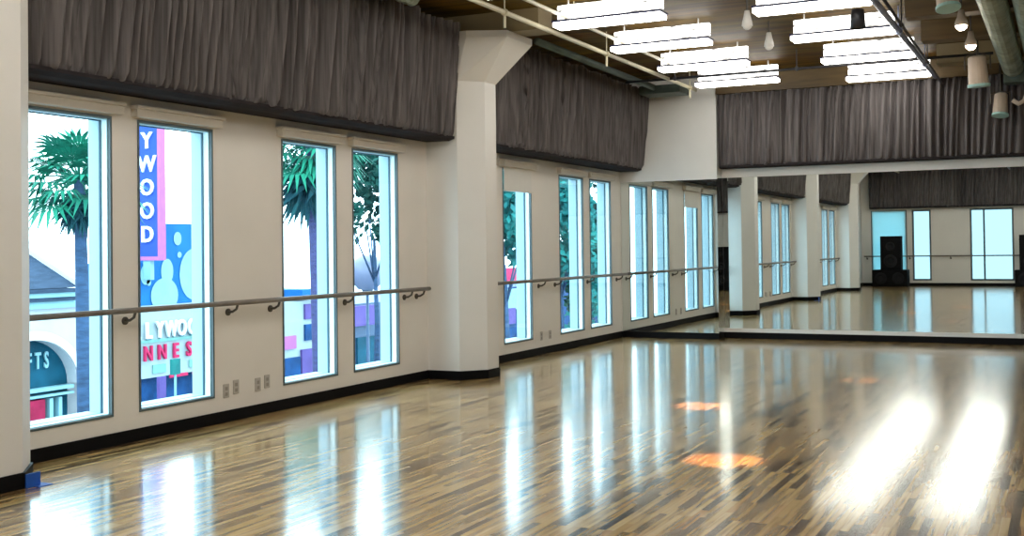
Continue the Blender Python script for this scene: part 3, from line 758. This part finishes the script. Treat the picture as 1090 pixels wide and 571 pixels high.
# low shops farther down the street
root = thing('corner_shop', (FX, 44, ZG), 'low white shop with violet and pink sign panels, seen through the third window', 'building')
MB().box(FX - 6, FX, 41.2, 46.5, ZG, -.75).build('wall', 'boardwhite', root)
MB().box(FX, FX + .1, 43.3, 44.4, -1.6, -.9).build('sign_panel', 'purple', root)
MB().box(FX, FX + .1, 43.3, 44.5, -2.6, -1.85).build('sign_panel', 'deepblue', root)
MB().box(FX, FX + .1, 41.6, 42.6, -2.9, -2.3).build('sign_panel', 'pink', root)
MB().box(FX, FX + .1, 41.4, 42.9, ZG, -3.3).build('shop_window', 'deepblue', root)
MB().box(FX, FX + .12, 43.0, 44.6, -4.3, -3.0).build('awning', 'purple', root)
MB().box(FX - 2, FX + .3, 42.8, 44.4, -.55, -.2).build('roof_sign', 'skyblue', root)
root = thing('grey_blue_shop', (FX, 50, ZG), 'long low blue grey shop row beyond the white shop, seen through the fourth window', 'building')
MB().box(FX - 6, FX, 47.0, 60.0, ZG, -1.1).build('wall', 'steel', root)
MB().box(FX, FX + .3, 47.0, 49.0, -2.2, -1.2).build('sign_panel', 'purple', root)
MB().box(FX, FX + .1, 47.6, 49.4, ZG, -2.8).build('shop_window', 'teal', root)
root = thing('red_sign_shop', (FX, 66, ZG), 'blue shop with a hot pink roof sign, seen past the middle column', 'building')
MB().box(FX - 6, FX, 60.5, 80.0, ZG, -.9).build('wall', 'deepblue', root)
MB().box(FX, FX + .3, 61, 74, -.5, .35).build('roof_sign', 'hotpink', root)
MB().box(FX, FX + .3, 60.5, 72, -2.3, -1.0).build('sign_panel', 'figure', root)
MB().box(FX + .1, FX + .35, 63.2, 65.2, -3.2, -2.2).build('window_poster', 'purple', root)
root = thing('violet_shop', (FX, 90, ZG), 'pale distant shop with a violet panel at the far end of the street', 'building')
MB().box(FX - 6, FX, 80.5, 120.0, ZG, -.6).build('wall', 'boardwhite', root)
MB().box(FX, FX + .3, 84, 90, -2.6, -1.2).build('sign_panel', 'purple', root)
MB().box(FX, FX + .3, 95, 110, -2.2, -1.0).build('sign_panel', 'deepblue', root)

# fan palms
def palm(base, h, crown, rad, label, tmat='trunk', nleaf=44, seed=1, skirt=1.0, tr=.22, lean=(0, 0)):
    rnd = random.Random(seed)
    root = thing('palm_tree', base, label, 'tree', 'street palms')
    bx, by, bz = base
    pts = [(bx + lean[0] * (i / 10) ** 1.3, by + lean[1] * (i / 10) ** 1.3, bz + h * i / 10) for i in range(11)]
    MB().tube(pts, [tr * (1.2 - .35 * i / 10) for i in range(11)], 12).build('trunk', tmat, root, smooth=True)
    top = Vector(pts[-1])
    fr = MB(); dry = MB()
    def fan(dirv, plen, blen, nb, droop, mbx):
        d = dirv.normalized(); e = top + d * plen + Vector((0, 0, -droop * plen * .3))
        side = d.cross(Vector((0, 0, 1)))
        if side.length < .1: side = Vector((1, 0, 0))
        side.normalize(); nrm = side.cross(d).normalized()
        mbx.tube([top, top + d * plen * .55, e], [.03, .022, .015], 4)
        for k in range(nb):
            an = (k / (nb - 1) - .5) * 2 * math.radians(100)
            bd = (d * math.cos(an) + side * math.sin(an)).normalized()
            L = blen * (.72 + .28 * math.cos(an * .8)) * rnd.uniform(.88, 1.1)
            w = .055 * blen / .8; perp = (side * math.cos(an) - d * math.sin(an))
            m1 = e + bd * L * .55 + nrm * .03 + Vector((0, 0, -.05 * L))
            tip = e + bd * L + Vector((0, 0, -.22 * L * (1 + droop)))
            mbx.add([e, m1 + perp * w, tip, m1 - perp * w], [(0, 1, 2, 3)])
    for i in range(nleaf):
        az = i * 2.399 + rnd.uniform(-.2, .2); el = math.asin(max(-1, min(1, -0.45 + 1.4 * (i + .5) / nleaf)))
        dv = Vector((math.cos(az) * math.cos(el), math.sin(az) * math.cos(el), math.sin(el)))
        fan(dv, rad * rnd.uniform(.45, .6), rad * rnd.uniform(.45, .55), 13, max(0, .6 - el), fr)
    fr.build('fronds', 'palm', root)
    if skirt > 0:
        for i in range(26):
            az = i * 2.399; dv = Vector((math.cos(az) * .35, math.sin(az) * .35, -1 - rnd.random() * .3))
            fan(dv, rad * .45 * skirt * rnd.uniform(.5, 1), rad * .4 * skirt, 7, .2, dry)
        dry.build('dry_skirt', 'palmdry', root)
    return root
palm((-14, 19.85, ZG), ZG * -1 + 3.35, None, 1.6, 'tall fan palm with a full green crown, seen through the first window', seed=2, tr=.16, lean=(0, -.15))
palm((-14, 29.35, ZG), -ZG + 4.9, None, 2.0, 'fan palm with violet trunk and drooping dark crown, seen through the third window', 'trunk2', seed=4, skirt=1.5, tr=.20, lean=(0, -.4), nleaf=60)

def leafy(base, h, c, rad, label, mat='leafdark', n=1800, seed=1, name='street_tree', bark='trunk'):
    rnd = random.Random(seed)
    root = thing(name, base, label, 'tree', 'leafy street trees')
    bx, by, bz = base
    t = MB(); t.tube([(bx, by, bz), (bx + .1, by, bz + h * .5), (bx, by, bz + h)], [.13, .10, .06], 10)
    for k in range(5):
        a = k * 1.3; t.tube([(bx, by, bz + h * .75), (bx + math.cos(a) * rad[0] * .6, by + math.sin(a) * rad[1] * .6, bz + h + rad[2] * .3)], [.045, .02], 6)
    t.build('trunk', bark, root, smooth=True)
    cl = [(rnd.gauss(0, .5), rnd.gauss(0, .5), rnd.gauss(0, .5), rnd.uniform(.25, .5)) for _ in range(24)]
    f = MB()
    for i in range(n):
        q = rnd.choice(cl); v = Vector((rnd.gauss(0, 1), rnd.gauss(0, 1), rnd.gauss(0, 1))).normalized() * q[3] * rnd.uniform(.6, 1.05)
        p = Vector((c[0] + (q[0] + v.x) * rad[0], c[1] + (q[1] + v.y) * rad[1], c[2] + (q[2] + v.z) * rad[2]))
        u = Vector((rnd.gauss(0, 1), rnd.gauss(0, 1), rnd.gauss(0, 1))).normalized(); w_ = u.orthogonal().normalized(); s = rnd.uniform(.12, .24)
        f.add([p - u * s, p + w_ * s * .5, p + u * s, p - w_ * s * .5], [(0, 1, 2, 3)])
    f.build('foliage', mat, root)
leafy((-18, 38.6, ZG), 7.0, (-18, 38.4, 4.2), (1.6, 1.9, 2.6), 'dark leafy tree filling the top of the fourth window', n=2600, seed=11)
leafy((-10, 34.3, ZG), 6.0, (-10, 34.2, 3.1), (1.2, 1.3, 2.2), 'teal green leafy tree in the window just past the middle column', 'leafteal', seed=12)
leafy((-10, 38.9, ZG), 6.0, (-10, 39.0, 2.0), (1.4, 1.5, 2.8), 'teal leafy tree in the left window of the farthest pair', 'leafteal', seed=13, n=2600)
leafy((-10, 42.0, ZG), 6.0, (-10, 41.9, 1.4), (1.0, .9, 2.9), 'dark narrow tree in the right window of the farthest pair', 'leafdark', seed=14, n=2600)

# street lamp, signpost, parked car
root = thing('street_lamp', (-20, 41.1, ZG), 'street lamp with one large violet globe, seen through the fourth window', 'street lamp')
MB().tube([(-20, 41.1, ZG), (-20, 41.1, ZG + .5), (-20, 41.1, -.1)], [.14, .08, .06], 12).build('post', 'steel', root, smooth=True)
MB().lathe([(.22, -.1), (.26, 0), (.2, .06)], (-20, 41.1, -.1), 16).build('collar', 'steel', root)
MB().lathe([(.05, -.78), (.4, -.7), (.72, -.35), (.85, 0), (.72, .42), (.4, .7), (.05, .8)], (-20, 41.1, .62), 24).build('globe', 'globe', root, smooth=True)
root = thing('signpost', (-21.5, 31.0, ZG), 'slim kerbside signpost with a small violet board in front of the blue shopfront', 'sign')
MB().tube([(-21.5, 31.0, ZG), (-21.5, 31.0, -2.2)], .045, 8).build('post', 'figure', root)
MB().box(-21.56, -21.44, 30.8, 31.2, -2.75, -2.2).build('traffic_board', 'leafteal', root)
MB().box(-21.56, -21.44, 30.15, 30.48, -3.6, -2.75).build('poster_board', 'purple', root)
root = thing('parked_car', (-12.5, 37.2, ZG), 'blue car parked in the street past the middle column', 'car')
cp = [(-2.1, .35), (-2.15, .8), (-1.3, .95), (-.7, 1.42), (.8, 1.42), (1.5, .98), (2.1, .9), (2.15, .35)]
c = MB(); c.prism([(37.2 + a, ZG + b) for a, b in cp], 'x', -13.35, -11.65); c.build('body', 'carblue', root)
c = MB(); c.prism([(37.2 + a, ZG + b) for a, b in [(-1.15, .98), (-.66, 1.36), (.76, 1.36), (1.3, 1.0)]], 'x', -13.37, -11.63); c.build('window_band', 'carglass', root)
for yy in (35.85, 38.5):
    for xx in (-13.28, -11.72):
        MB().lathe([(.32, -.1), (.34, 0), (.32, .1)], (xx, yy, ZG + .34), 18, 'x').build('wheel', 'tyre', root)

# ------------------------------------------------------------------ sky and light
w = bpy.data.worlds.new('overcast_sky'); scn.world = w; w.use_nodes = True
nt = w.node_tree; nt.nodes.clear()
ou = nt.nodes.new('ShaderNodeOutputWorld'); bg = nt.nodes.new('ShaderNodeBackground')
tc = nt.nodes.new('ShaderNodeTexCoord'); n = nt.nodes.new('ShaderNodeTexNoise'); n.inputs['Scale'].default_value = 2.5
r = nt.nodes.new('ShaderNodeValToRGB'); r.color_ramp.elements[0].color = (0.72, 0.90, 1.0, 1); r.color_ramp.elements[1].color = (0.90, 0.97, 1.0, 1)
nt.links.new(tc.outputs['Generated'], n.inputs['Vector']); nt.links.new(n.outputs['Fac'], r.inputs[0]); nt.links.new(r.outputs[0], bg.inputs[0])
bg.inputs[1].default_value = 4.7
nt.links.new(bg.outputs[0], ou.inputs[0])

# ------------------------------------------------------------------ camera
R3 = Vector((0.89771, 0.44041, -0.0122)); U3 = Vector((0.018, -0.00899, 0.9998)); F2 = Vector((-0.44021, 0.89775, 0.016))
cam = bpy.data.cameras.new('camera'); co = bpy.data.objects.new('camera', cam); COL.objects.link(co)
co.matrix_world = Matrix(((R3.x, U3.x, -F2.x, 7.1248), (R3.y, U3.y, -F2.y, 0.0), (R3.z, U3.z, -F2.z, 1.6), (0, 0, 0, 1)))
cam.sensor_width = 36; cam.lens = 36 * 1206.48 / 1090; cam.shift_y = -40.35 / 1090
cam.clip_start = 0.05; cam.clip_end = 500
scn.camera = co

for o in bpy.data.objects:
    if '_w' in o: del o['_w']

scn.view_settings.view_transform = 'Standard'
scn.view_settings.look = 'None'
scn.view_settings.exposure = 0.42
scn.cycles.use_denoising = True
scn.cycles.max_bounces = 10
scn.cycles.diffuse_bounces = 5
scn.cycles.glossy_bounces = 6
scn.cycles.transparent_max_bounces = 12
scn.cycles.sample_clamp_indirect = 8
scn.cycles.caustics_reflective = True
